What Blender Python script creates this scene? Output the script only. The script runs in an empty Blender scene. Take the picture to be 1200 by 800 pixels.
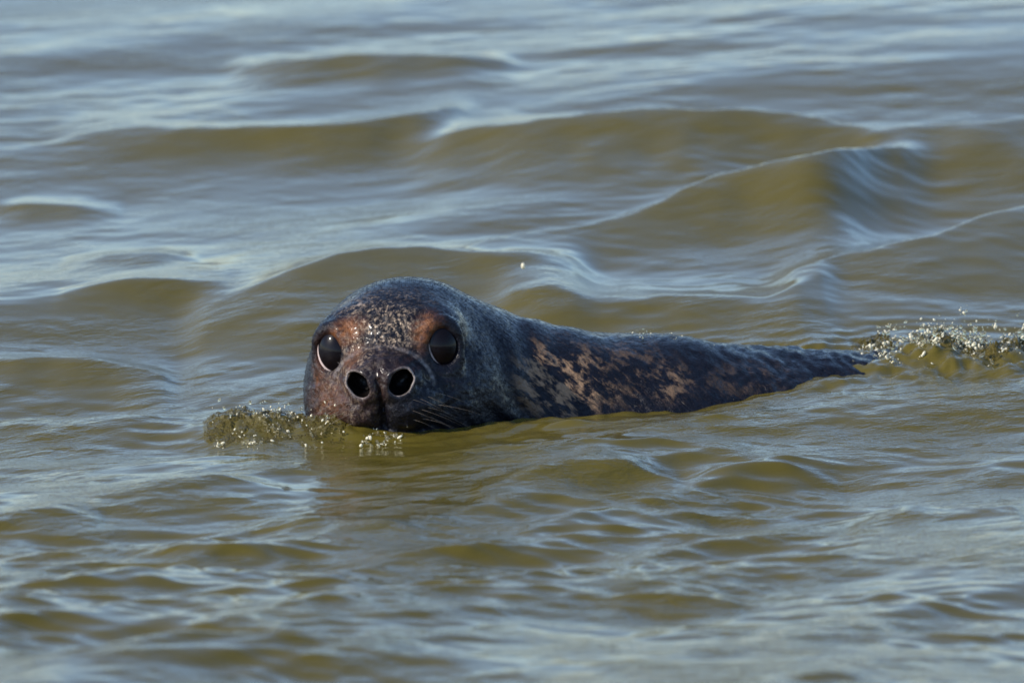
import bpy, math, random
import numpy as np
R = math.radians
rng = np.random.default_rng(7)
random.seed(7)

# ------------------------------------------------------------------ camera, sky, sun
scene = bpy.context.scene
DIST, DEP = 14.0, R(12.0)
SD, CD = math.sin(DEP), math.cos(DEP)
cam_d = bpy.data.cameras.new('camera')
cam = bpy.data.objects.new('camera', cam_d)
scene.collection.objects.link(cam)
cam.location = (0, -DIST * CD, DIST * SD)
cam.rotation_euler = (R(90) - DEP, 0, 0)
cam_d.sensor_width = 36
cam_d.lens = 36 * DIST / 1.2
cam_d.clip_start = 0.5
cam_d.clip_end = 20000
cam_d.dof.use_dof = True
cam_d.dof.focus_distance = DIST - 0.42
cam_d.dof.aperture_fstop = 7.0
scene.camera = cam

SUN_EL, SUN_AZ = R(34), R(-117)           # azimuth measured from +Y towards +X
sun_dir = (math.sin(SUN_AZ) * math.cos(SUN_EL), math.cos(SUN_AZ) * math.cos(SUN_EL), math.sin(SUN_EL))
world = bpy.data.worlds.new('World')
scene.world = world
world.use_nodes = True
wn = world.node_tree
bg = wn.nodes['Background']
sky = wn.nodes.new('ShaderNodeTexSky')
sky.sky_type = 'NISHITA'
sky.sun_disc = False
sky.sun_elevation = SUN_EL
sky.sun_rotation = SUN_AZ
sky.air_density = 0.85
sky.dust_density = 0.4
sky.ozone_density = 3.4
wn.links.new(sky.outputs[0], bg.inputs[0])
bg.inputs[1].default_value = 0.145
sl = bpy.data.lights.new('sun', 'SUN')
sl.energy = 2.8
sl.angle = R(0.5)
sl.color = (1.0, 0.91, 0.80)
so = bpy.data.objects.new('sun', sl)
scene.collection.objects.link(so)
from mathutils import Vector
so.rotation_euler = Vector(sun_dir).to_track_quat('Z', 'Y').to_euler()
so.location = (-5, -6, 6)
vs = scene.view_settings
vs.view_transform = 'Standard'
vs.look = 'None'
vs.exposure = 0.62
vs.gamma = 1.0
vs.use_curve_mapping = False


def project(P):
    """world points -> photograph pixels (1200 x 800)"""
    d = DIST + P[..., 1] * CD - P[..., 2] * SD
    u = P[..., 1] * SD + P[..., 2] * CD
    return 600 + 1000 * P[..., 0] * DIST / d, 400 - 1000 * u * DIST / d


def ground(px, py, z=0.0):
    """photograph pixel -> point on the water at height z"""
    dx = (px - 600) / 1000 / DIST
    dv = (400 - py) / 1000 / DIST
    # ray direction = fwd + dx*right + dv*up
    ry = CD + dv * SD
    rz = -SD + dv * CD
    t = (z - DIST * SD) / rz
    return dx * t, -DIST * CD + ry * t


def smooth(e0, e1, x):
    t = np.clip((x - e0) / (e1 - e0), 0, 1)
    return t * t * (3 - 2 * t)


_LAT = np.random.default_rng(3).random((256, 256))


def vnoise(x, y, seed=0):
    """smooth value noise, 0..1"""
    x, y = x + seed * 17.31, y + seed * 9.77
    xi, yi = np.floor(x).astype(int), np.floor(y).astype(int)
    fx, fy = x - xi, y - yi
    fx, fy = fx * fx * (3 - 2 * fx), fy * fy * (3 - 2 * fy)
    L = lambda i, j: _LAT[i % 256, j % 256]
    return (L(xi, yi) * (1 - fx) + L(xi + 1, yi) * fx) * (1 - fy) + (L(xi, yi + 1) * (1 - fx) + L(xi + 1, yi + 1) * fx) * fy


def fbm(x, y, seed=0, n=4):
    t, a, w = 0, 1.0, 0
    for i in range(n):
        t = t + a * vnoise(x * 2 ** i, y * 2 ** i, seed + i)
        w += a
        a *= 0.55
    return t / w


def link(o):
    scene.collection.objects.link(o)
    return o


def tag(o, label=None, cat=None, group=None, kind=None):
    for k, v in (('label', label), ('category', cat), ('group', group), ('kind', kind)):
        if v:
            o[k] = v
    return o


def mesh_obj(name, verts, faces, mat, parent=None, shade=True):
    me = bpy.data.meshes.new(name)
    verts = np.asarray(verts, np.float32)
    faces = np.asarray(faces, np.int32)
    n = faces.shape[1]
    me.vertices.add(len(verts))
    me.vertices.foreach_set('co', verts.ravel())
    me.loops.add(faces.size)
    me.loops.foreach_set('vertex_index', faces.ravel())
    me.polygons.add(len(faces))
    me.polygons.foreach_set('loop_start', np.arange(0, faces.size, n, dtype=np.int32))
    me.update(calc_edges=True)
    me.validate()
    if shade:
        me.polygons.foreach_set('use_smooth', np.ones(len(me.polygons), bool))
    me.materials.append(mat)
    o = link(bpy.data.objects.new(name, me))
    if parent:
        o.parent = parent
    return o


# ------------------------------------------------------------------ node helpers
def new_mat(name):
    m = bpy.data.materials.new(name)
    m.use_nodes = True
    nt = m.node_tree
    return m, nt, nt.nodes['Principled BSDF']


class NT:
    def __init__(s, nt):
        s.nt = nt

    def n(s, t, **kw):
        nd = s.nt.nodes.new(t)
        for k, v in kw.items():
            setattr(nd, k, v)
        return nd

    def put(s, sock, v):
        if isinstance(v, bpy.types.NodeSocket):
            s.nt.links.new(v, sock)
        else:
            sock.default_value = v

    def math(s, op, a, b=0.0, clamp=False):
        nd = s.n('ShaderNodeMath', operation=op, use_clamp=clamp)
        s.put(nd.inputs[0], a)
        s.put(nd.inputs[1], b)
        return nd.outputs[0]

    def mix(s, f, a, b, mode='MIX'):
        nd = s.n('ShaderNodeMix', data_type='RGBA', blend_type=mode)
        s.put(nd.inputs[0], f)
        s.put(nd.inputs[6], a)
        s.put(nd.inputs[7], b)
        return nd.outputs[2]

    def mapping(s, vec, scale=(1, 1, 1), rot=(0, 0, 0), loc=(0, 0, 0)):
        nd = s.n('ShaderNodeMapping')
        s.put(nd.inputs[0], vec)
        nd.inputs[1].default_value = loc
        nd.inputs[2].default_value = rot
        nd.inputs[3].default_value = scale
        return nd.outputs[0]

    def noise(s, vec, scale, detail=3.0, rough=0.55, dist=0.0):
        nd = s.n('ShaderNodeTexNoise')
        s.put(nd.inputs['Vector'], vec)
        nd.inputs['Scale'].default_value = scale
        nd.inputs['Detail'].default_value = detail
        nd.inputs['Roughness'].default_value = rough
        nd.inputs['Distortion'].default_value = dist
        return nd.outputs[0]

    def ramp(s, v, lo, hi, a=0.0, b=1.0):
        nd = s.n('ShaderNodeMapRange', interpolation_type='SMOOTHSTEP')
        s.put(nd.inputs[0], v)
        nd.inputs[1].default_value = lo
        nd.inputs[2].default_value = hi
        nd.inputs[3].default_value = a
        nd.inputs[4].default_value = b
        return nd.outputs[0]

    def bump(s, h, strength, dist, normal=None):
        nd = s.n('ShaderNodeBump')
        s.put(nd.inputs['Height'], h)
        nd.inputs['Strength'].default_value = strength
        nd.inputs['Distance'].default_value = dist
        if normal is not None:
            s.put(nd.inputs['Normal'], normal)
        return nd.outputs[0]

    def attr(s, name):
        return s.n('ShaderNodeAttribute', attribute_name=name).outputs['Fac']

    def geo(s):
        return s.n('ShaderNodeNewGeometry').outputs['Position']


# ------------------------------------------------------------------ the seal as a distance field
YAW, ROLL = R(9), R(5)
HC = np.array([-0.126, -0.375, 0.056])
F = np.array([-math.sin(YAW), -math.cos(YAW), 0.0])
RT = np.array([math.cos(YAW), -math.sin(YAW), 0.0])
UP = np.array([0, 0, 1.0])
RT, UP = RT * math.cos(ROLL) + UP * math.sin(ROLL), UP * math.cos(ROLL) - RT * math.sin(ROLL)


def W(a, b, c):
    """head frame (right, forward, up) -> world"""
    return HC + a * RT + b * F + c * UP


def head_local(P):
    q = P - HC
    return q @ RT, q @ F, q @ UP


def ell(q, c, r):
    a, b, d = q
    x, y, z = (a - c[0]) / r[0], (b - c[1]) / r[1], (d - c[2]) / r[2]
    k0 = np.sqrt(x * x + y * y + z * z) + 1e-9
    k1 = np.sqrt((x / r[0]) ** 2 + (y / r[1]) ** 2 + (z / r[2]) ** 2) + 1e-9
    return k0 * (k0 - 1) / k1


def smin(a, b, k):
    h = np.clip(0.5 + 0.5 * (b - a) / k, 0, 1)
    return b * (1 - h) + a * h - k * h * (1 - h)


def smax(a, b, k):
    return -smin(-a, -b, k)


def cone(P, a, b, r1, r2, zs=1.0):
    a, b = np.array(a), np.array(b)
    ab = b - a
    t = np.clip(((P - a) @ ab) / (ab @ ab), 0, 1)
    t = t * 1.0
    v = P - a - t[:, None] * ab
    v = v * np.array([1, 1, zs])
    return np.sqrt((v * v).sum(1)) - (r1 + (r2 - r1) * t)


def torus(q, c, n, Rm, rm, sy=1.0):
    a, b, d = q
    n = np.array(n) / np.linalg.norm(n)
    x, y, z = a - c[0], b - c[1], d - c[2]
    h = x * n[0] + y * n[1] + z * n[2]
    z2 = (z - h * n[2]) / sy
    rad = np.sqrt(np.maximum((x - h * n[0]) ** 2 + (y - h * n[1]) ** 2 + z2 ** 2, 1e-12))
    return np.sqrt((rad - Rm) ** 2 + h * h) - rm


EYE_R = 0.0270
EYE_S = 1.28
EYES = {-1: (np.array([-0.0575, 0.070, 0.030]), np.array([-0.42, 0.88, 0.16])),
        1: (np.array([0.0575, 0.070, 0.030]), np.array([0.42, 0.88, 0.16]))}
NOSTRIL = {-1: (-0.0235, 0.1470, 0.0055), 1: (0.0240, 0.1470, 0.0055)}

BODY = [  # spine: X, Y, Z, radius
    (-0.115, -0.345, 0.035, 0.098),
    (-0.030, -0.305, -0.012, 0.105),
    (0.060, -0.275, -0.062, 0.128),
    (0.160, -0.245, -0.098, 0.150),
    (0.270, -0.205, -0.116, 0.145),
    (0.370, -0.165, -0.110, 0.126),
    (0.460, -0.125, -0.098, 0.1095),
    (0.560, -0.085, -0.102, 0.1030),
]


def seal_sdf(P):
    q = head_local(P)
    a, b, c = q
    s = np.abs(a)
    qs = (s, b, c)
    d = ell(q, (0.0, -0.008, -0.004), (0.100, 0.116, 0.089))
    d = smin(d, ell(q, (0.0, 0.040, 0.034), (0.060, 0.060, 0.046)), 0.04)         # forehead
    d = smin(d, ell(qs, (0.048, 0.030, -0.038), (0.060, 0.080, 0.062)), 0.035)     # cheeks
    d = smin(d, ell(q, (0.0, 0.090, 0.000), (0.047, 0.060, 0.039)), 0.016)        # muzzle root
    d = smin(d, ell(qs, (0.024, 0.108, -0.026), (0.037, 0.043, 0.031)), 0.012)     # whisker pads
    d = smin(d, ell(q, (0.0, 0.122, 0.006), (0.043, 0.030, 0.027)), 0.018)        # nose
    d = smin(d, ell(q, (0.0, 0.086, -0.066), (0.054, 0.056, 0.036)), 0.008)       # lower jaw
    d = smin(d, ell(qs, (0.050, 0.060, 0.052), (0.030, 0.026, 0.016)), 0.03)       # brow
    d = smax(d, -ell(q, (0.0, 0.158, -0.026), (0.0018, 0.018, 0.030)), 0.008)      # philtrum
    # neck and body
    prev = None
    for i in range(len(BODY) - 1):
        p0, p1 = BODY[i], BODY[i + 1]
        cc = cone(P, p0[:3], p1[:3], p0[3], p1[3])
        prev = cc if prev is None else smin(prev, cc, 0.03)
    d = smin(d, prev, 0.045)
    # skin folds where the head turns on the neck
    w = np.exp(-((P[:, 0] - 0.01) / 0.05) ** 2) * smooth(-0.03, 0.02, P[:, 2] + 0.01)
    ph = (P[:, 0] - 0.55 * (0.08 - P[:, 2])) * 2 * math.pi / 0.034
    d = d + 0.0016 * w * np.sin(ph + 1.2 * np.sin(P[:, 2] * 60))
    # gentle lumps along the body
    d = d + 0.0022 * np.sin(P[:, 0] * 31 + 1.3) * np.sin(P[:, 1] * 37 + P[:, 2] * 29) * smooth(0.0, 0.12, P[:, 0])
    # lumpy wet skin: face wrinkles, ripples over the sinking rump
    X_, Y_, Z_ = P[:, 0], P[:, 1], P[:, 2]
    lump = np.sin(X_ * 170 + 2.1 * np.sin(Z_ * 120 + Y_ * 40)) * np.sin(Z_ * 190 + 1.7 * np.sin(X_ * 130) + Y_ * 60)
    lump2 = np.sin(X_ * 390 + 2 * np.sin(Z_ * 310)) * np.sin(Z_ * 420 + 2 * np.sin(X_ * 260 + Y_ * 150))
    fw = smooth(0.03, 0.09, b) * smooth(0.02, -0.04, X_)
    d = d + fw * (0.0010 * lump + 0.0005 * lump2)
    rw = smooth(0.20, 0.33, X_)
    d = d + rw * (0.0013 * np.sin(X_ * 120 + 60 * Y_ + 2 * np.sin(Z_ * 90 + X_ * 40)) * np.sin(Y_ * 95 - X_ * 30 + 1) + 0.0007 * lump)
    d = d + 0.0006 * lump * smooth(0.05, 0.12, X_)
    # eyes: socket, lids
    for sgn, (ec, en) in EYES.items():
        n = en / np.linalg.norm(en)
        d = smax(d, -(ell(q, ec + n * 0.010, (EYE_R * 0.94, EYE_R * 0.98, EYE_R * 0.97 * EYE_S))), 0.008)
        lid = ec + n * 0.0165
        d = smin(d, torus(q, lid, n, 0.0214, 0.0042, EYE_S), 0.012)
        up = smooth(0.004, 0.018, c - ec[2])                                     # heavier upper lid
        d = smin(d, torus(q, lid + np.array([0, 0.0015, 0.0]), n, 0.0202, 0.0044, EYE_S) + 0.004 * (1 - up), 0.006)
    # nostrils: raised rim, deep hole
    for sgn, nc in NOSTRIL.items():
        n = np.array([sgn * 0.30, 0.92, 0.10])
        qn = (a - sgn * 0.24 * (c - nc[2]) + 0.0006 * np.sin(c * 420 + sgn), b, c)
        d = smin(d, torus(qn, (nc[0], nc[1], nc[2]), n, 0.0146, 0.0021, 1.12), 0.007)
        d = smax(d, -ell(qn, (nc[0], nc[1] - 0.004, nc[2]), (0.0130, 0.024, 0.0148)), 0.004)
    return d


def surface_nets(f, lo, hi, h, blk=5):
    lo = np.array(lo, float)
    nb = np.ceil((np.array(hi) - lo) / (h * blk)).astype(int)
    n = nb * blk
    g = [lo[i] + (np.arange(nb[i]) + 0.5) * blk * h - h / 2 for i in range(3)]
    C = np.stack(np.meshgrid(*g, indexing='ij'), -1).reshape(-1, 3)
    dc = f(C).reshape(nb)
    near = np.abs(dc) < blk * h * 1.3
    vol = np.repeat(np.repeat(np.repeat(dc.astype(np.float32), blk, 0), blk, 1), blk, 2)
    m = np.repeat(np.repeat(np.repeat(near, blk, 0), blk, 1), blk, 2)
    idx = np.stack(np.nonzero(m), -1)
    vol[m] = f(lo + idx * h).astype(np.float32)
    ins = vol < 0
    c8 = np.zeros(tuple(n - 1), np.int8)
    for dx in (0, 1):
        for dy in (0, 1):
            for dz in (0, 1):
                c8 += ins[dx:n[0] - 1 + dx, dy:n[1] - 1 + dy, dz:n[2] - 1 + dz]
    act = (c8 > 0) & (c8 < 8)
    ai = np.stack(np.nonzero(act), -1)
    vid = np.full(act.shape, -1, np.int32)
    vid[act] = np.arange(len(ai))
    acc = np.zeros((len(ai), 3))
    cnt = np.zeros(len(ai))
    corners = [(x, y, z) for x in (0, 1) for y in (0, 1) for z in (0, 1)]
    for p in corners:
        for ax in range(3):
            if p[ax]:
                continue
            r = list(p)
            r[ax] = 1
            v0 = vol[tuple((ai + p).T)]
            v1 = vol[tuple((ai + r).T)]
            cr = (v0 < 0) != (v1 < 0)
            t = np.where(cr, v0 / np.where(cr, v0 - v1, 1), 0)
            pt = np.tile(np.array(p, float), (len(ai), 1))
            pt[:, ax] += t
            acc += pt * cr[:, None]
            cnt += cr
    V = lo + (ai + acc / cnt[:, None]) * h
    faces = []
    for ax in range(3):
        s0 = [slice(1, -1)] * 3
        s1 = [slice(1, -1)] * 3
        s0[ax] = slice(0, n[ax] - 1)
        s1[ax] = slice(1, n[ax])
        a0, a1 = ins[tuple(s0)], ins[tuple(s1)]
        e = np.stack(np.nonzero(a0 != a1), -1)
        flip = a0[tuple(e.T)]
        for k in range(3):
            if k != ax:
                e[:, k] += 1
        u, v = (ax + 1) % 3, (ax + 2) % 3
        def cell(du, dv):
            q = e.copy()
            q[:, u] -= du
            q[:, v] -= dv
            return vid[tuple(q.T)]
        quad = np.stack([cell(1, 1), cell(0, 1), cell(0, 0), cell(1, 0)], -1)
        quad[~flip] = quad[~flip][:, ::-1]
        faces.append(quad)
    faces = np.concatenate(faces)
    for _ in range(2):                                    # settle the vertices on the surface
        eps = 0.0008
        d0 = f(V)
        gr = np.stack([f(V + np.eye(3)[k] * eps) - f(V - np.eye(3)[k] * eps) for k in range(3)], -1) / (2 * eps)
        g2 = np.maximum((gr * gr).sum(1), 0.25)
        V = V - np.clip(d0 / g2, -h * 0.6, h * 0.6)[:, None] * gr
    return V, faces


# ------------------------------------------------------------------ materials
def water_material():
    m, nt, bs = new_mat('turbid_sea_water')
    N = NT(nt)
    pos = N.geo()
    big = N.noise(N.mapping(pos, (1, 0.5, 1)), 1.6, 3)
    col = N.mix(big, (0.098, 0.077, 0.012, 1), (0.120, 0.094, 0.016, 1))
    N.put(bs.inputs['Base Color'], col)
    bs.inputs['Roughness'].default_value = 0.07
    bs.inputs['IOR'].default_value = 1.333
    n1 = N.noise(N.mapping(N.mapping(pos, (1, 1, 1), (0, 0, R(-30))), (0.42, 1.0, 1.0)), 30, 5, 0.62, 0.3)
    n2 = N.noise(N.mapping(N.mapping(pos, (1, 1, 1), (0, 0, R(-12))), (0.5, 1.0, 1.0)), 95, 3, 0.5, 0.2)
    patch = N.ramp(N.noise(pos, 5.0, 3), 0.38, 0.62, 0.15, 1.0)
    h = N.math('ADD', N.math('MULTIPLY', n1, 0.0058), N.math('MULTIPLY', n2, 0.0011))
    sep = N.n('ShaderNodeSeparateXYZ')
    N.put(sep.inputs[0], pos)
    h = N.math('MULTIPLY', h, N.math('MULTIPLY', patch, N.ramp(sep.outputs[1], -0.5, 0.4, 1.0, 0.36)))
    N.put(bs.inputs['Normal'], N.bump(h, 1.0, 1.0))
    return m


def seal_material():
    m, nt, bs = new_mat('wet_seal_fur')
    N = NT(nt)
    pos = N.geo()
    fine = N.noise(pos, 420, 3, 0.6)
    mid = N.noise(pos, 60, 4, 0.6)
    base = N.mix(mid, (0.003, 0.0035, 0.007, 1), (0.009, 0.009, 0.014, 1))
    # diagonal wet clumps of pale fur on shoulder and flank
    st = N.noise(N.mapping(N.mapping(pos, (1, 1, 1), (0, R(50), 0)), (1.0, 0.5, 0.36)), 112, 4, 0.68, 0.3)
    sp = N.math('MULTIPLY', N.ramp(N.math('ADD', st, N.math('MULTIPLY', N.math('SUBTRACT', N.noise(pos, 40, 2), 0.5), 0.35)), 0.46, 0.62), N.attr('flank'))
    col = N.mix(sp, base, (0.30, 0.19, 0.11, 1))
    # brown cheeks and muzzle
    col = N.mix(N.math('MULTIPLY', N.attr('brown'), N.ramp(mid, 0.3, 0.7, 0.45, 1.0)), col, (0.040, 0.018, 0.013, 1))
    # rust around the eyes
    col = N.mix(N.math('MULTIPLY', N.attr('rust'), N.ramp(N.noise(pos, 130, 3), 0.35, 0.65, 0.35, 1.0)), col, (0.25, 0.092, 0.030, 1))
    # pale speckles on the forehead
    spk = N.math('MULTIPLY', N.ramp(N.noise(N.mapping(pos, (1, 1, 0.6)), 230, 4, 0.75, 0.3), 0.46, 0.66), N.ramp(N.noise(pos, 70, 2), 0.35, 0.6, 0.25, 1.0))
    col = N.mix(N.math('MULTIPLY', spk, N.attr('speckle')), col, (0.50, 0.37, 0.25, 1))
    # pale bare rims: nostrils, lids, muzzle crease
    col = N.mix(N.attr('rim'), col, (0.52, 0.45, 0.42, 1))
    col = N.mix(N.attr('hole'), col, (0.004, 0.003, 0.003, 1))
    N.put(bs.inputs['Base Color'], col)
    N.put(bs.inputs['Roughness'], N.ramp(mid, 0.3, 0.7, 0.34, 0.52))
    bs.inputs['IOR'].default_value = 1.40
    N.put(bs.inputs['Coat Weight'], N.ramp(N.noise(pos, 150, 3, 0.7), 0.42, 0.64, 0.08, 0.75))
    bs.inputs['Specular IOR Level'].default_value = 0.28
    bs.inputs['Coat Roughness'].default_value = 0.17
    bs.inputs['Coat IOR'].default_value = 1.33
    hair = N.noise(N.mapping(N.mapping(pos, (1, 1, 1), (0, R(50), 0)), (1.0, 0.5, 0.25)), 260, 3, 0.6)
    h = N.math('ADD', N.math('MULTIPLY', hair, 0.0013), N.math('MULTIPLY', mid, 0.0034))
    h = N.math('ADD', h, N.math('MULTIPLY', fine, 0.0003))
    N.put(bs.inputs['Normal'], N.bump(h, 1.0, 1.5))
    return m


def eye_material():
    m, nt, bs = new_mat('seal_eye')
    N = NT(nt)
    a = N.ramp(N.attr('off_axis'), 0.60, 0.65)
    col = N.mix(a, (0.005, 0.003, 0.004, 1), (0.66, 0.53, 0.50, 1))
    N.put(bs.inputs['Base Color'], col)
    bs.inputs['Roughness'].default_value = 0.3
    bs.inputs['IOR'].default_value = 1.36
    bs.inputs['Specular IOR Level'].default_value = 0.12
    bs.inputs['Coat Weight'].default_value = 0.6
    bs.inputs['Coat Roughness'].default_value = 0.05
    bs.inputs['Coat IOR'].default_value = 1.30
    return m


def splash_material():
    m, nt, bs = new_mat('frothing_water')
    N = NT(nt)
    pos = N.geo()
    f = N.math('MULTIPLY', N.attr('froth'), N.ramp(N.noise(pos, 330, 3, 0.75), 0.45, 0.60), True)
    N.put(bs.inputs['Base Color'], N.mix(f, (0.085, 0.066, 0.012, 1), (0.72, 0.66, 0.44, 1)))
    bs.inputs['Roughness'].default_value = 0.08
    bs.inputs['IOR'].default_value = 1.333
    N.put(bs.inputs['Normal'], N.bump(N.noise(pos, 260, 3, 0.6), 1.0, 0.003))
    return m


def foam_material():
    m, nt, bs = new_mat('sun_tinted_spray')
    N = NT(nt)
    bs.inputs['Base Color'].default_value = (0.95, 0.88, 0.64, 1)  # gold of the sunlight put into the base colour
    bs.inputs['Roughness'].default_value = 0.08
    bs.inputs['IOR'].default_value = 1.333
    N.put(bs.inputs['Transmission Weight'], N.ramp(N.attr('froth'), 0.0, 1.0, 0.92, 0.25))
    return m


M_WATER, M_SEAL, M_EYE, M_FOAM = water_material(), seal_material(), eye_material(), foam_material()
M_SPLASH = splash_material()

# ------------------------------------------------------------------ water
def axis(lo, hi, step, far, ratio):
    mid = np.arange(lo, hi + step / 2, step)
    out = []
    s, x = step, mid[-1]
    while x < far:
        s *= ratio
        x += s
        out.append(x)
    out2 = []
    s, x = step, mid[0]
    while x > -far:
        s *= ratio
        x -= s
        out2.append(x)
    return np.concatenate([out2[::-1], mid, out])


CRESTS = [  # photo pixels along a crest, height (m) along it, front width, back width
    ([(440, 175), (520, 160), (620, 143), (720, 134), (880, 136), (1000, 150), (1190, 139), (1400, 145)], [0, .024, .044, .050, .050, .042, .046, .03], .19, .10),
    ([(520, 320), (620, 285), (760, 242), (880, 205), (970, 186), (1040, 200), (1110, 212)], [0, .018, .030, .046, .066, .022, 0], .27, .055),
    ([(880, 350), (960, 315), (1060, 283), (1190, 245), (1400, 225)], [0, .024, .040, .048, .045], .30, .09),
    ([(200, 385), (280, 350), (380, 315), (520, 290), (640, 300), (720, 320)], [0, .020, .038, .042, .030, 0], .26, .10),
    ([(560, 365), (660, 345), (800, 342), (920, 335), (1000, 345)], [0, .022, .030, .028, 0], .20, .12),
    ([(40, 165), (140, 155), (250, 156), (400, 150), (500, 138), (580, 130)], [0, .012, .018, .024, .022, 0], .085, .09),
    ([(250, 85), (320, 73), (430, 66), (540, 70), (620, 82)], [0, .018, .026, .02, 0], .10, .09),
    ([(-60, 412), (30, 409), (110, 408), (180, 420), (220, 435)], [.01, .018, .020, .014, 0], .09, .06),
    ([(60, 312), (120, 300), (180, 298), (240, 310)], [0, .012, .013, 0], .07, .06),
    ([(-20, 240), (30, 232), (90, 232), (150, 240)], [0, .012, .012, 0], .07, .06),
    ([(60, 360), (150, 342), (220, 340), (290, 352)], [0, .012, .012, 0], .07, .06),
    ([(-40, 480), (30, 472), (120, 472), (240, 480)], [.006, .010, .010, 0], .07, .05),
    ([(90, 595), (180, 577), (260, 570), (350, 585)], [0, .012, .014, 0], .060, .05),
    ([(-30, 630), (30, 617), (70, 615), (130, 628)], [.008, .013, .012, 0], .050, .05),
    ([(540, 600), (620, 565), (700, 548), (760, 553), (820, 570)], [0, .011, .015, .012, 0], .065, .05),
    ([(600, 640), (680, 612), (760, 604), (850, 615)], [0, .011, .012, 0], .050, .05),
    ([(800, 570), (860, 548), (930, 545), (1000, 560)], [0, .012, .012, 0], .055, .05),
    ([(980, 640), (1030, 606), (1060, 600), (1100, 608), (1200, 610)], [0, .015, .020, .013, .010], .060, .05),
    ([(280, 645), (370, 630), (460, 632), (560, 650)], [0, .011, .012, 0], .050, .05),
    ([(140, 690), (230, 672), (330, 690)], [0, .011, 0], .05, .05),
    ([(720, 770), (800, 745), (880, 760)], [0, .010, 0], .05, .05),
    ([(320, 785), (420, 762), (500, 780)], [0, .010, 0], .05, .05),
]


def waves(X, Y, cell):
    H = np.zeros_like(X)
    DX = np.zeros_like(X)
    DY = np.zeros_like(X)
    near = np.exp(-((X - 0.1) / 0.45) ** 2 - ((Y + 0.33) / 0.20) ** 2)       # the sheltered strip along the seal
    for pts, hs, wf, wb in CRESTS:
        g = [(*ground(p[0], p[1], hh), hh) for p, hh in zip(pts, hs)]
        gx = np.array([q[0] for q in g])
        gy = np.array([q[1] for q in g])
        x0, x1 = gx[0], gx[-1]
        sel = (X > x0) & (X < x1) & (Y > gy.min() - 4 * wf) & (Y < gy.max() + 4 * wb)
        xs, ys = X[sel], Y[sel]
        # smooth interpolation along the crest
        tx = np.linspace(x0, x1, 200)
        ker = np.hanning(41)
        ker /= ker.sum()
        def sm(v):
            vv = np.interp(tx, gx, v)
            return np.convolve(np.pad(vv, 20, mode='edge'), ker, 'valid')
        yc = np.interp(xs, tx, sm(gy))
        te = (xs - x0) / (x1 - x0)
        A = np.interp(xs, tx, sm(np.array(hs))) * smooth(0, .10, te) * smooth(1, .90, te)
        d = ys - yc - min(wf * 0.9, .11) * (fbm(xs * 7, ys * 3, pts[0][0] % 50, 3) - 0.5)
        prof = np.where(d < 0, np.exp(-(np.abs(d) / wf) ** 1.4), np.exp(-(np.abs(d) / wb) ** 1.4))
        H[sel] += A * prof * (1.15 if wf > .14 else 1.0)
    # back of an added swell, crest out of frame, tilted to mirror more sky
    H += 0.150 * np.exp(-((Y + 2.55 + 0.10 * np.sin(X * 1.7)) / 0.95) ** 2)
    # wind ripples: directional sum, finer close to the seal and in the foreground
    fore = 1 - smooth(-0.9, 0.4, Y)
    pat = smooth(0.3, 0.7, fbm(X * 3.3, Y * 2.2, 5, 3)) if X.size < 5e6 else 0.5
    for lam_lo, lam_hi, n, slope, wgt, spread in (
            (0.9, 2.5, 16, 0.045, 1 - 0.75 * near, 18),
            (0.32, 0.9, 22, 0.090, (1 - 0.8 * near) * (0.42 + 0.58 * fore), 18),
            (0.10, 0.30, 36, 0.115, (1 - 0.3 * near) * (0.24 + 0.76 * fore) * (0.55 + 0.6 * pat), 26),
            (0.030, 0.11, 44, 0.130, (1 - 0.1 * near) * (0.22 + 0.78 * fore) * (0.35 + 0.9 * pat), 30)):
        S = np.zeros_like(X)
        SX = np.zeros_like(X)
        SY = np.zeros_like(X)
        for _ in range(n):
            lam = math.exp(rng.uniform(math.log(lam_lo), math.log(lam_hi)))
            ang = rng.normal(R(32 if lam_hi > .2 and lam_hi < 1 else 22), R(spread))
            k = 2 * math.pi / lam
            ux, uy = math.sin(ang), -math.cos(ang)
            ok = np.clip((lam - 2.5 * cell) / (1.5 * cell), 0, 1) * (slope / k * math.sqrt(2.0 / n))
            ph = k * ux * X + k * uy * Y + rng.uniform(0, 6.283)
            S += ok * np.cos(ph)
            sn = ok * np.sin(ph)
            SX -= ux * sn
            SY -= uy * sn
        H += S * wgt
        DX += SX * wgt
        DY += SY * wgt
    return H, 0.9 * DX, 0.9 * DY


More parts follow.
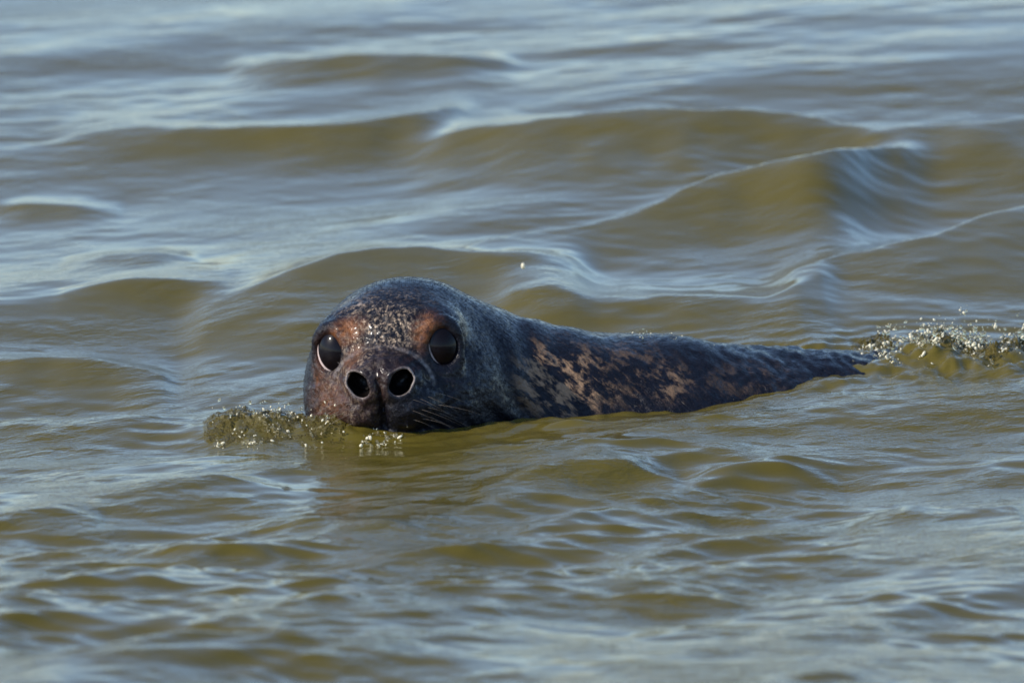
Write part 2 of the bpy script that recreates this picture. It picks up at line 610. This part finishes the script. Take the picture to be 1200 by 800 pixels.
def build_water():
    xs = axis(-0.95, 0.95, 0.0032, 4000, 1.14)
    ys = axis(-2.2, 2.7, 0.0060, 4000, 1.14)
    X, Y = np.meshgrid(xs, ys, indexing='xy')
    cx = np.gradient(xs)
    cy = np.gradient(ys)
    cell = np.maximum(cx[None, :], cy[:, None])
    H, DX, DY = waves(X, Y, cell)
    X0, Y0 = X, Y
    X, Y = X + DX, Y + DY
    H *= np.exp(-np.maximum(0, np.hypot(X, Y) - 60) / 200)
    # water meeting the seal: small rings, an added dip tilted to mirror the dark flank
    sel = (X > -0.45) & (X < 0.75) & (Y > -0.75) & (Y < 0.2)
    P = np.stack([X[sel], Y[sel], H[sel]], -1)
    d = seal_sdf(P)
    dd = np.maximum(d, 0)
    bx, by = P[:, 0], P[:, 1]
    ring = 0.0020 * np.cos(dd * 2 * math.pi / 0.030 + 5 * fbm(bx * 12, by * 12, 2, 2)) * np.exp(-dd / 0.06) - 0.012 * np.exp(-dd / 0.050) * smooth(-0.12, 0.05, bx) * smooth(0.34, 0.16, bx) * (0.6 + 0.8 * fbm(bx * 9, by * 9, 31, 2))
    # bow wave pushed up beside the chin
    q0 = ground(290, 503)
    bow = 0.017 * np.exp(-((bx - q0[0]) / 0.045) ** 2 - ((by - q0[1]) / 0.09) ** 2)
    q1 = ground(390, 508)
    bow += 0.012 * np.exp(-((bx - q1[0]) / 0.075) ** 2 - ((by - q1[1]) / 0.04) ** 2)
    bow *= 0.35 + 1.3 * fbm(bx * 42, by * 24, 8, 4)
    # wash behind the tail
    q2 = ground(1110, 425)
    ws = np.exp(-((bx - q2[0]) / 0.12) ** 2 - ((by - q2[1]) / 0.09) ** 2)
    bow += ws * (0.006 + 0.030 * (fbm(bx * 45, by * 26, 11, 3) - 0.35))
    rump = smooth(0.22, 0.36, bx) * smooth(0.72, 0.58, bx) * np.exp(-((by + 0.15) / 0.12) ** 2)
    bow += rump * 0.020 * (fbm(bx * 26 - by * 8, by * 30, 17, 3) - 0.50)
    bow += 0.012 * (fbm(bx * 26, by * 20, 51, 3) - 0.5) * np.exp(-dd / 0.07) * smooth(-0.12, 0.0, bx)
    H[sel] += ring + bow
    V = np.stack([X, Y, H], -1).reshape(-1, 3)
    ny, nx = X.shape
    i = np.arange(ny * nx).reshape(ny, nx)
    Fc = np.stack([i[:-1, :-1], i[:-1, 1:], i[1:, 1:], i[1:, :-1]], -1).reshape(-1, 4)
    o = mesh_obj('water', V, Fc, M_WATER)
    tag(o, 'olive green choppy sea water reflecting pale blue sky around the swimming seal', 'water', kind='structure')
    return xs, ys, H


WX, WY, WH = build_water()


def water_z(x, y):
    i = np.clip(np.searchsorted(WX, x), 1, len(WX) - 1)
    j = np.clip(np.searchsorted(WY, y), 1, len(WY) - 1)
    return WH[j, i]


# ------------------------------------------------------------------ seal
def sphere(n=24, m=16):
    v = [(0, 0, 1)]
    for j in range(1, m):
        t = math.pi * j / m
        for i in range(n):
            p = 2 * math.pi * i / n
            v.append((math.sin(t) * math.cos(p), math.sin(t) * math.sin(p), math.cos(t)))
    v.append((0, 0, -1))
    f = []
    for i in range(n):
        f.append((0, 1 + i, 1 + (i + 1) % n))
        b = 1 + (m - 2) * n
        f.append((len(v) - 1, b + (i + 1) % n, b + i))
        for j in range(m - 2):
            p, q = 1 + j * n + i, 1 + j * n + (i + 1) % n
            f.append((p, p + n, q + n))
            f.append((p, q + n, q))
    return np.array(v), np.array(f)


def add_attr(o, name, vals):
    at = o.data.attributes.new(name, 'FLOAT', 'POINT')
    at.data.foreach_set('value', np.asarray(vals, np.float32))


def blob(px, py, cx, cy, rx, ry, rot=0.0, soft=0.5):
    ca, sa = math.cos(rot), math.sin(rot)
    x, y = px - cx, py - cy
    u, v = (x * ca + y * sa) / rx, (-x * sa + y * ca) / ry
    return 1 - smooth(1 - soft, 1 + soft, np.sqrt(u * u + v * v))


def build_seal():
    V, Fc = surface_nets(seal_sdf, (-0.27, -0.56, -0.25), (0.68, 0.06, 0.18), 0.0022)
    root = link(bpy.data.objects.new('seal', None))
    base = np.array([0.1, -0.27, -0.25])
    root.location = base
    tag(root, 'dark mottled seal swimming with its head and back above the water', 'seal')
    body = mesh_obj('body', V - base, Fc, M_SEAL, root)
    a, b, c = head_local(V)
    px, py = project(V)
    front = smooth(0.0, 0.03, b) * smooth(0.25, 0.20, np.abs(a))
    head = smooth(0.02, -0.02, V[:, 0])
    nx = V - np.array([0.1, -0.25, -0.1])
    camside = smooth(-0.24, -0.29, V[:, 1])
    flank = np.maximum.reduce([blob(px, py, 658, 446, 56, 42, 0.3), 0.55 * blob(px, py, 782, 446, 28, 22, 0.2), 0.15 * blob(px, py, 870, 445, 60, 20, -.1), .28 * blob(px, py, 725, 435, 55, 38)]) * (1 - head)
    add_attr(body, 'flank', flank)
    lids = np.zeros(len(V))
    for sgn, (ec, en) in EYES.items():
        n = en / np.linalg.norm(en)
        t = torus((a, b, c), ec + n * 0.0165, n, 0.0212, 0.0036, EYE_S)
        lids = np.maximum(lids, smooth(0.006, 0.0005, t))
    rust = np.maximum.reduce([blob(px, py, 404, 390, 21, 12, -0.5, .8), .9 * blob(px, py, 501, 388, 15, 18, 0.4, .8), .7 * blob(px, py, 374, 428, 6, 24, 0, .8), .45 * blob(px, py, 414, 418, 8, 18, .5, .8), .4 * blob(px, py, 385, 470, 18, 25, 0, .8)]) * front
    add_attr(body, 'rust', np.clip(rust * (1 - 0.75 * lids), 0, 1))
    brown = np.maximum.reduce([.85 * blob(px, py, 406, 466, 34, 40, 0, .7), .45 * blob(px, py, 448, 425, 42, 20, 0, .6), .8 * blob(px, py, 448, 445, 7, 24, 0, .6), .15 * blob(px, py, 372, 440, 25, 60, 0, .6)]) * front
    add_attr(body, 'brown', np.clip(brown * (1 - 0.9 * lids), 0, 1))
    spk = np.maximum.reduce([blob(px, py, 453, 382, 34, 30, 0, .5), .7 * blob(px, py, 425, 360, 30, 14, 0, .7), .7 * blob(px, py, 423, 408, 20, 22, 0, .7), .5 * blob(px, py, 400, 440, 14, 30, .7, .8), .26 * blob(px, py, 408, 468, 40, 36), .35 * blob(px, py, 452, 350, 60, 12, 0, .8)]) * front
    add_attr(body, 'speckle', spk)
    rim = np.zeros(len(V))
    hole = np.zeros(len(V))
    q = (a, b, c)
    for sgn, nc in NOSTRIL.items():
        n = np.array([sgn * 0.30, 0.92, 0.10])
        qn = (a - sgn * 0.24 * (c - nc[2]) + 0.0006 * np.sin(c * 420 + sgn), b, c)
        t = torus(qn, (nc[0], nc[1], nc[2]), n, 0.0146, 0.0021, 1.12)
        side = smooth(-0.6, 0.7, (sgn * (a - nc[0]) - 0.7 * (c - nc[2])) / 0.0155)
        rim = np.maximum(rim, 0.75 * smooth(0.0012, -0.0008, t) * (0.35 + 0.65 * side))
        e = ell(qn, (nc[0], nc[1] - 0.006, nc[2]), (0.0134, 0.025, 0.0152))
        hole = np.maximum(hole, smooth(0.0010, -0.0006, e) * smooth(nc[1] + 0.001, nc[1] - 0.003, b))
    # crease over the muzzle
    arc = np.abs(np.hypot((px - 449) / 60, (py - 456) / 50) - 1) * 54
    crease = smooth(3.2, 0.6, arc) * smooth(456, 436, py) * front * (0.10 + 0.30 * smooth(455, 480, px) + 0.12 * smooth(425, 400, px)) * (0.8 + 0.5 * np.sin(px * 0.4) * np.sin(py * .7))
    rim = np.maximum(rim, crease)
    for sgn, (ec, en) in EYES.items():
        n = en / np.linalg.norm(en)
        t = torus(q, ec + n * 0.0165, n, 0.0208, 0.003, EYE_S)
        rim = np.maximum(rim, 0.0 * smooth(0.0015, -0.0003, t))
    add_attr(body, 'rim', rim)
    add_attr(body, 'hole', hole)
    # eyes
    sv, sf = sphere(40, 28)
    for sgn, (ec, en) in EYES.items():
        cw = W(*(ec - en / np.linalg.norm(en) * 0.0022))
        up3 = sv @ UP
        e = mesh_obj('eye', (sv + np.outer(up3 * (EYE_S - 1), UP)) * EYE_R, sf, M_EYE, root)
        e.location = cw - base
        n = en / np.linalg.norm(en)
        axis_w = n[0] * RT + n[1] * F + n[2] * UP
        gaze = axis_w + np.array([0.40, 0.0, 0.20])
        gaze /= np.linalg.norm(gaze)
        add_attr(e, 'off_axis', np.degrees(np.arccos(np.clip(sv @ gaze, -1, 1))) / 90)
    global SEAL_BODY
    SEAL_BODY = body
    for nm, pt in (('eyeL', W(*EYES[-1][0])), ('eyeR', W(*EYES[1][0])), ('nosL', W(*NOSTRIL[-1])), ('nosR', W(*NOSTRIL[1]))):
        print('LM', nm, [round(float(t), 1) for t in project(pt)])
    return root


SEAL = build_seal()


# ------------------------------------------------------------------ short wet guard hairs
def build_fur():
    body = SEAL_BODY
    base = np.array(SEAL.location)
    n = len(body.data.vertices)
    V = np.empty(n * 3, np.float32)
    body.data.vertices.foreach_get('co', V)
    V = V.reshape(-1, 3).astype(float)
    Nn = np.empty(n * 3, np.float32)
    body.data.vertex_normals.foreach_get('vector', Nn)
    Nn = Nn.reshape(-1, 3).astype(float)
    at = {k: np.empty(n, np.float32) for k in ('flank', 'rust', 'brown', 'speckle', 'rim', 'hole')}
    for k, v in at.items():
        body.data.attributes[k].data.foreach_get('value', v)
    Pw = V + base
    a, b, c = head_local(Pw)
    keep = (Pw[:, 2] > -0.01) & (at['hole'] < 0.05) & (at['rim'] < 0.25)
    keep &= ~((np.abs(a) < 0.040) & (b > 0.125) & (c > -0.012))                   # bare nose
    for sgn, (ec, en) in EYES.items():
        keep &= np.linalg.norm(np.stack([a, b, c], -1) - ec, axis=1) > EYE_R + 0.004
    idx = np.nonzero(keep)[0]
    idx = rng.choice(idx, min(15000, len(idx)), replace=False)
    P, Nr = V[idx], Nn[idx]
    # hair lies back from the nose, then along the body and down the flank
    Q = P + base
    nose = W(0, 0.16, 0.0)
    fl = Q - nose
    fl /= np.linalg.norm(fl, axis=1)[:, None]
    t = smooth(-0.10, 0.05, Q[:, 0])[:, None]
    fl = fl * (1 - t) + np.array([0.75, 0.25, -0.62]) * t
    fl += 0.55 * np.stack([fbm(Q[:, 0] * 60, Q[:, 2] * 60, k, 2) - 0.5 for k in (21, 22, 23)], -1)
    fl -= (fl * Nr).sum(1)[:, None] * Nr
    fl /= np.linalg.norm(fl, axis=1)[:, None] + 1e-9
    L = rng.uniform(0.003, 0.0065, len(P))[:, None]
    wd = rng.uniform(0.00022, 0.00042, len(P))[:, None]
    sd = np.cross(Nr, fl)
    lift = rng.uniform(0.06, 0.26, len(P))[:, None]
    r0 = P - Nr * 0.0003
    r1 = P + fl * L * 0.5 + Nr * L * lift * 0.6
    tip = P + fl * L + Nr * L * lift
    vv = np.stack([r0 - sd * wd, r0 + sd * wd, r1 - sd * wd * .8, r1 + sd * wd * .8, tip], 1).reshape(-1, 3)
    k = np.arange(len(P))[:, None] * 5
    ff = np.stack([k + [0, 1, 3], k + [0, 3, 2], k + [2, 3, 4]], 1).reshape(-1, 3)
    o = mesh_obj('fur', vv, ff, M_SEAL, SEAL)
    o['kind'] = 'stuff'
    for kk, v in at.items():
        add_attr(o, kk, np.repeat(v[idx], 5))


build_fur()


# ------------------------------------------------------------------ spray
def ragged_sheet(px0, px1, py0, py1, amp, lean, seed):
    """a torn crust of water over the surface: (vertices, triangles, froth)"""
    xa, ya = ground((px0 + px1) / 2, py1)
    xb, yb = ground((px0 + px1) / 2, py0)
    x0, x1 = ground(px0, (py0 + py1) / 2)[0], ground(px1, (py0 + py1) / 2)[0]
    xs = np.arange(x0, x1, 0.0011)
    ys = np.arange(ya, yb, 0.0016)
    X, Y = np.meshgrid(xs, ys)
    u = (X - x0) / (x1 - x0) * 2 - 1
    v = (Y - ya) / (yb - ya) * 2 - 1
    env = np.clip(1 - u ** 4, 0, 1) * np.clip(1 - v * v, 0, 1) * smooth(0.36 - 0.2 * (lean > 0), 0.68, fbm(X * 30, Y * 18, seed + 40, 3))
    env = env * (1 - lean * u)
    n1 = fbm(X * 55, Y * 40, seed, 4)
    n2 = fbm(X * 85 + 4 * n1, Y * 60, seed + 9, 3)
    ridge = (1 - np.abs(2 * n1 - 1) * 2.0).clip(0, 1) ** 3
    spike = (1 - np.abs(2 * n2 - 1) * 2.2).clip(0, 1) ** 2
    h = env * amp * (0.18 + 0.55 * ridge * (0.4 + 0.6 * spike) + 0.75 * (n1.clip(.5, 1) - .5) * 2 * spike)
    wz = water_z(X.ravel(), Y.ravel()).reshape(X.shape)
    sx, sy = 0.004 * (fbm(X * 90, Y * 90, seed + 3, 2) - .5), 0.006 * (fbm(X * 90, Y * 90, seed + 5, 2) - .5)
    Z = wz + h - 0.0035 * (1 - np.clip(env * 3, 0, 1)) - 0.0005
    V = np.stack([X + sx, Y + sy, Z], -1).reshape(-1, 3)
    ny, nx = X.shape
    k = np.arange(ny * nx).reshape(ny, nx)
    a, b, c, d = k[:-1, :-1].ravel(), k[:-1, 1:].ravel(), k[1:, 1:].ravel(), k[1:, :-1].ravel()
    T = np.concatenate([np.stack([a, b, c], -1), np.stack([a, c, d], -1)])
    froth = np.clip((h / amp - 0.30) * 2.0, 0, 1) * smooth(0.45, 0.6, n2)
    # drops torn off the highest tips
    tips = V[np.argsort(-(h.ravel() + 0.004 * np.random.default_rng(seed).random(h.size)))[:2500]]
    return V, T, froth.ravel(), tips


def spray(name, label, spots, sheet=None):
    sv, sf = sphere(8, 6)
    vs_, fs_, off = [], [], 0
    if sheet:
        rg = random.Random(sheet[-1])
        V, T, fr0, tips = ragged_sheet(*sheet)
        for _ in range(140):
            t = tips[rg.randrange(len(tips))]
            spots = spots + [(t[0] + rg.gauss(0, .003), t[1] + rg.gauss(0, .004), t[2] + rg.random() ** 3 * .016, 0.0004 + 0.0013 * rg.random() ** 2, rg.uniform(.8, 2.2), rg.uniform(-.8, .8))]
    for (x, y, z, r, el, tilt) in spots:
        v = sv * (1 + 0.25 * (np.random.default_rng(off + 1).random((len(sv), 1)) - 0.5))
        v = v * np.array([r, r, r * el])
        ct, st = math.cos(tilt), math.sin(tilt)
        v = np.stack([v[:, 0] * ct + v[:, 2] * st, v[:, 1], -v[:, 0] * st + v[:, 2] * ct], -1)
        vs_.append(v + np.array([x, y, z]))
        fs_.append(sf + off)
        off += len(sv)
    fr = np.repeat((np.random.default_rng(5).random(len(spots)) < 0.4).astype(float), len(sv))  # random share of drops milky, standing in for bright glints
    nd = sum(len(f) for f in fs_)
    if sheet:
        vs_.append(V)
        fs_.append(T + off)
        fr = np.concatenate([fr, fr0])
    o = mesh_obj(name, np.concatenate(vs_), np.concatenate(fs_), M_FOAM)
    o.data.materials.append(M_SPLASH)
    mi = np.zeros(len(o.data.polygons), np.int32)
    mi[nd:] = 1
    o.data.polygons.foreach_set('material_index', mi)
    add_attr(o, 'froth', fr)
    tag(o, label, 'spray', kind='stuff')
    return o


def cluster(cx, cy, sx, sy, n, zmax, r0, r1):
    out = []
    hubs = [(random.gauss(cx, sx), random.gauss(cy, sy), random.random() ** 2) for _ in range(max(4, n // 14))]
    for _ in range(n):
        hx, hy, ht = random.choice(hubs)
        loose = random.random() < 0.2
        px = random.gauss(hx, 16 if loose else 4.5)
        py = random.gauss(hy, 5 if loose else 2)
        x, y = ground(px, py)
        z = float(water_z(x, y))
        hgt = zmax * (0.75 * ht * random.random() + 0.25 * random.random() ** 4)
        r = r0 + (r1 - r0) * random.random() ** 2.5
        out.append((x, y, z + hgt * 0.9 + (0 if hgt > r else r * 0.1), r, random.uniform(0.7, 2.4), random.uniform(-1.2, 1.2)))
    return out


sp = (cluster(1085, 424, 48, 8, 260, 0.048, 0.0005, 0.0021) + cluster(1022, 422, 20, 4, 90, 0.016, 0.0006, 0.0022)
      + cluster(1160, 422, 30, 9, 260, 0.062, 0.0005, 0.0021) + cluster(1110, 426, 50, 10, 260, 0.010, 0.0004, 0.0014)
      + cluster(1130, 415, 45, 8, 110, 0.095, 0.0004, 0.0022))
spray('tail_spray', 'golden glittering drops of spray thrown up behind the submerging back of the seal', sp, (985, 1260, 398, 438, 0.026, -0.3, 3))
sp = (cluster(285, 520, 20, 5, 60, 0.018, 0.0004, 0.0016) + cluster(395, 516, 40, 5, 90, 0.014, 0.0004, 0.0018)
      + cluster(450, 513, 22, 3, 40, 0.006, 0.0005, 0.0020) + cluster(330, 512, 32, 8, 60, 0.022, 0.0003, 0.0012))
spray('chin_spray', 'glittering beads of spray along the bow wave under the muzzle of the seal', sp, (235, 510, 486, 526, 0.0085, 0.6, 6))
sp = cluster(760, 401, 26, 2, 150, 0.008, 0.0003, 0.0011)
out = []
for (x, y, z, r, el, tl) in sp:                                     # they lie on the ridge of the back
    zz = 0.12
    while zz > 0 and seal_sdf(np.array([[x, -0.235, zz]]))[0] > 0:
        zz -= 0.002
    out.append((x, -0.235 + random.uniform(-.03, .012), zz - 0.0015 + random.random() ** 3 * 0.006, r, random.uniform(.6, 1.4), tl))
spray('back_spray', 'pale wash of drops lying on the ridge of the back of the seal', out)

sv, sf = sphere(14, 10)
x, y = ground(613, 312, 0.05)
dr = mesh_obj('water_drop', sv * np.array([0.0025, 0.0025, 0.0036]) * (1 + 0.15 * sv[:, 2:3]), sf, M_FOAM)
dr.location = (x, y, 0.05)
add_attr(dr, 'froth', np.ones(len(sv)))
tag(dr, 'single bright drop of water flying above the back of the seal', 'drop')


# ------------------------------------------------------------------ whiskers
def build_whiskers():
    m, nt, bs = new_mat('whisker_keratin')
    N = NT(nt)
    N.put(bs.inputs['Base Color'], N.mix(N.noise(N.geo(), 200, 2), (0.10, 0.08, 0.06, 1), (0.22, 0.18, 0.14, 1)))
    bs.inputs['Roughness'].default_value = 0.3
    base = np.array(SEAL.location)
    rg = random.Random(4)
    for sgn in (-1, 1):
        for row in range(3):
            for k in range(4):
                a0, c0 = sgn * (0.034 + 0.008 * k), -0.014 - 0.012 * row
                b0 = 0.20
                while seal_sdf(W(a0, b0, c0)[None])[0] > 0 and b0 > 0.03:
                    b0 -= 0.001
                L = rg.uniform(0.030, 0.055)
                dr_ = np.array([sgn * rg.uniform(.8, 1.0), rg.uniform(0.15, 0.45), rg.uniform(-.35, -.05)])
                pts = []
                for t in np.linspace(0, 1, 7):
                    p = np.array([a0, b0 - 0.001, c0]) + dr_ * L * t + np.array([0, -0.022, -0.012]) * t * t
                    pts.append(W(*p) - base)
                pts = np.array(pts)
                vv, ff = [], []
                for i, p in enumerate(pts):
                    r = 0.00024 * (1 - 0.8 * i / 6)
                    for q in range(4):
                        an = q * math.pi / 2
                        vv.append(p + r * (math.cos(an) * UP + math.sin(an) * F))
                for i in range(6):
                    for q in range(4):
                        ff.append((i * 4 + q, i * 4 + (q + 1) % 4, i * 4 + 4 + (q + 1) % 4, i * 4 + 4 + q))
                mesh_obj('whisker', vv, ff, m, SEAL)


build_whiskers()
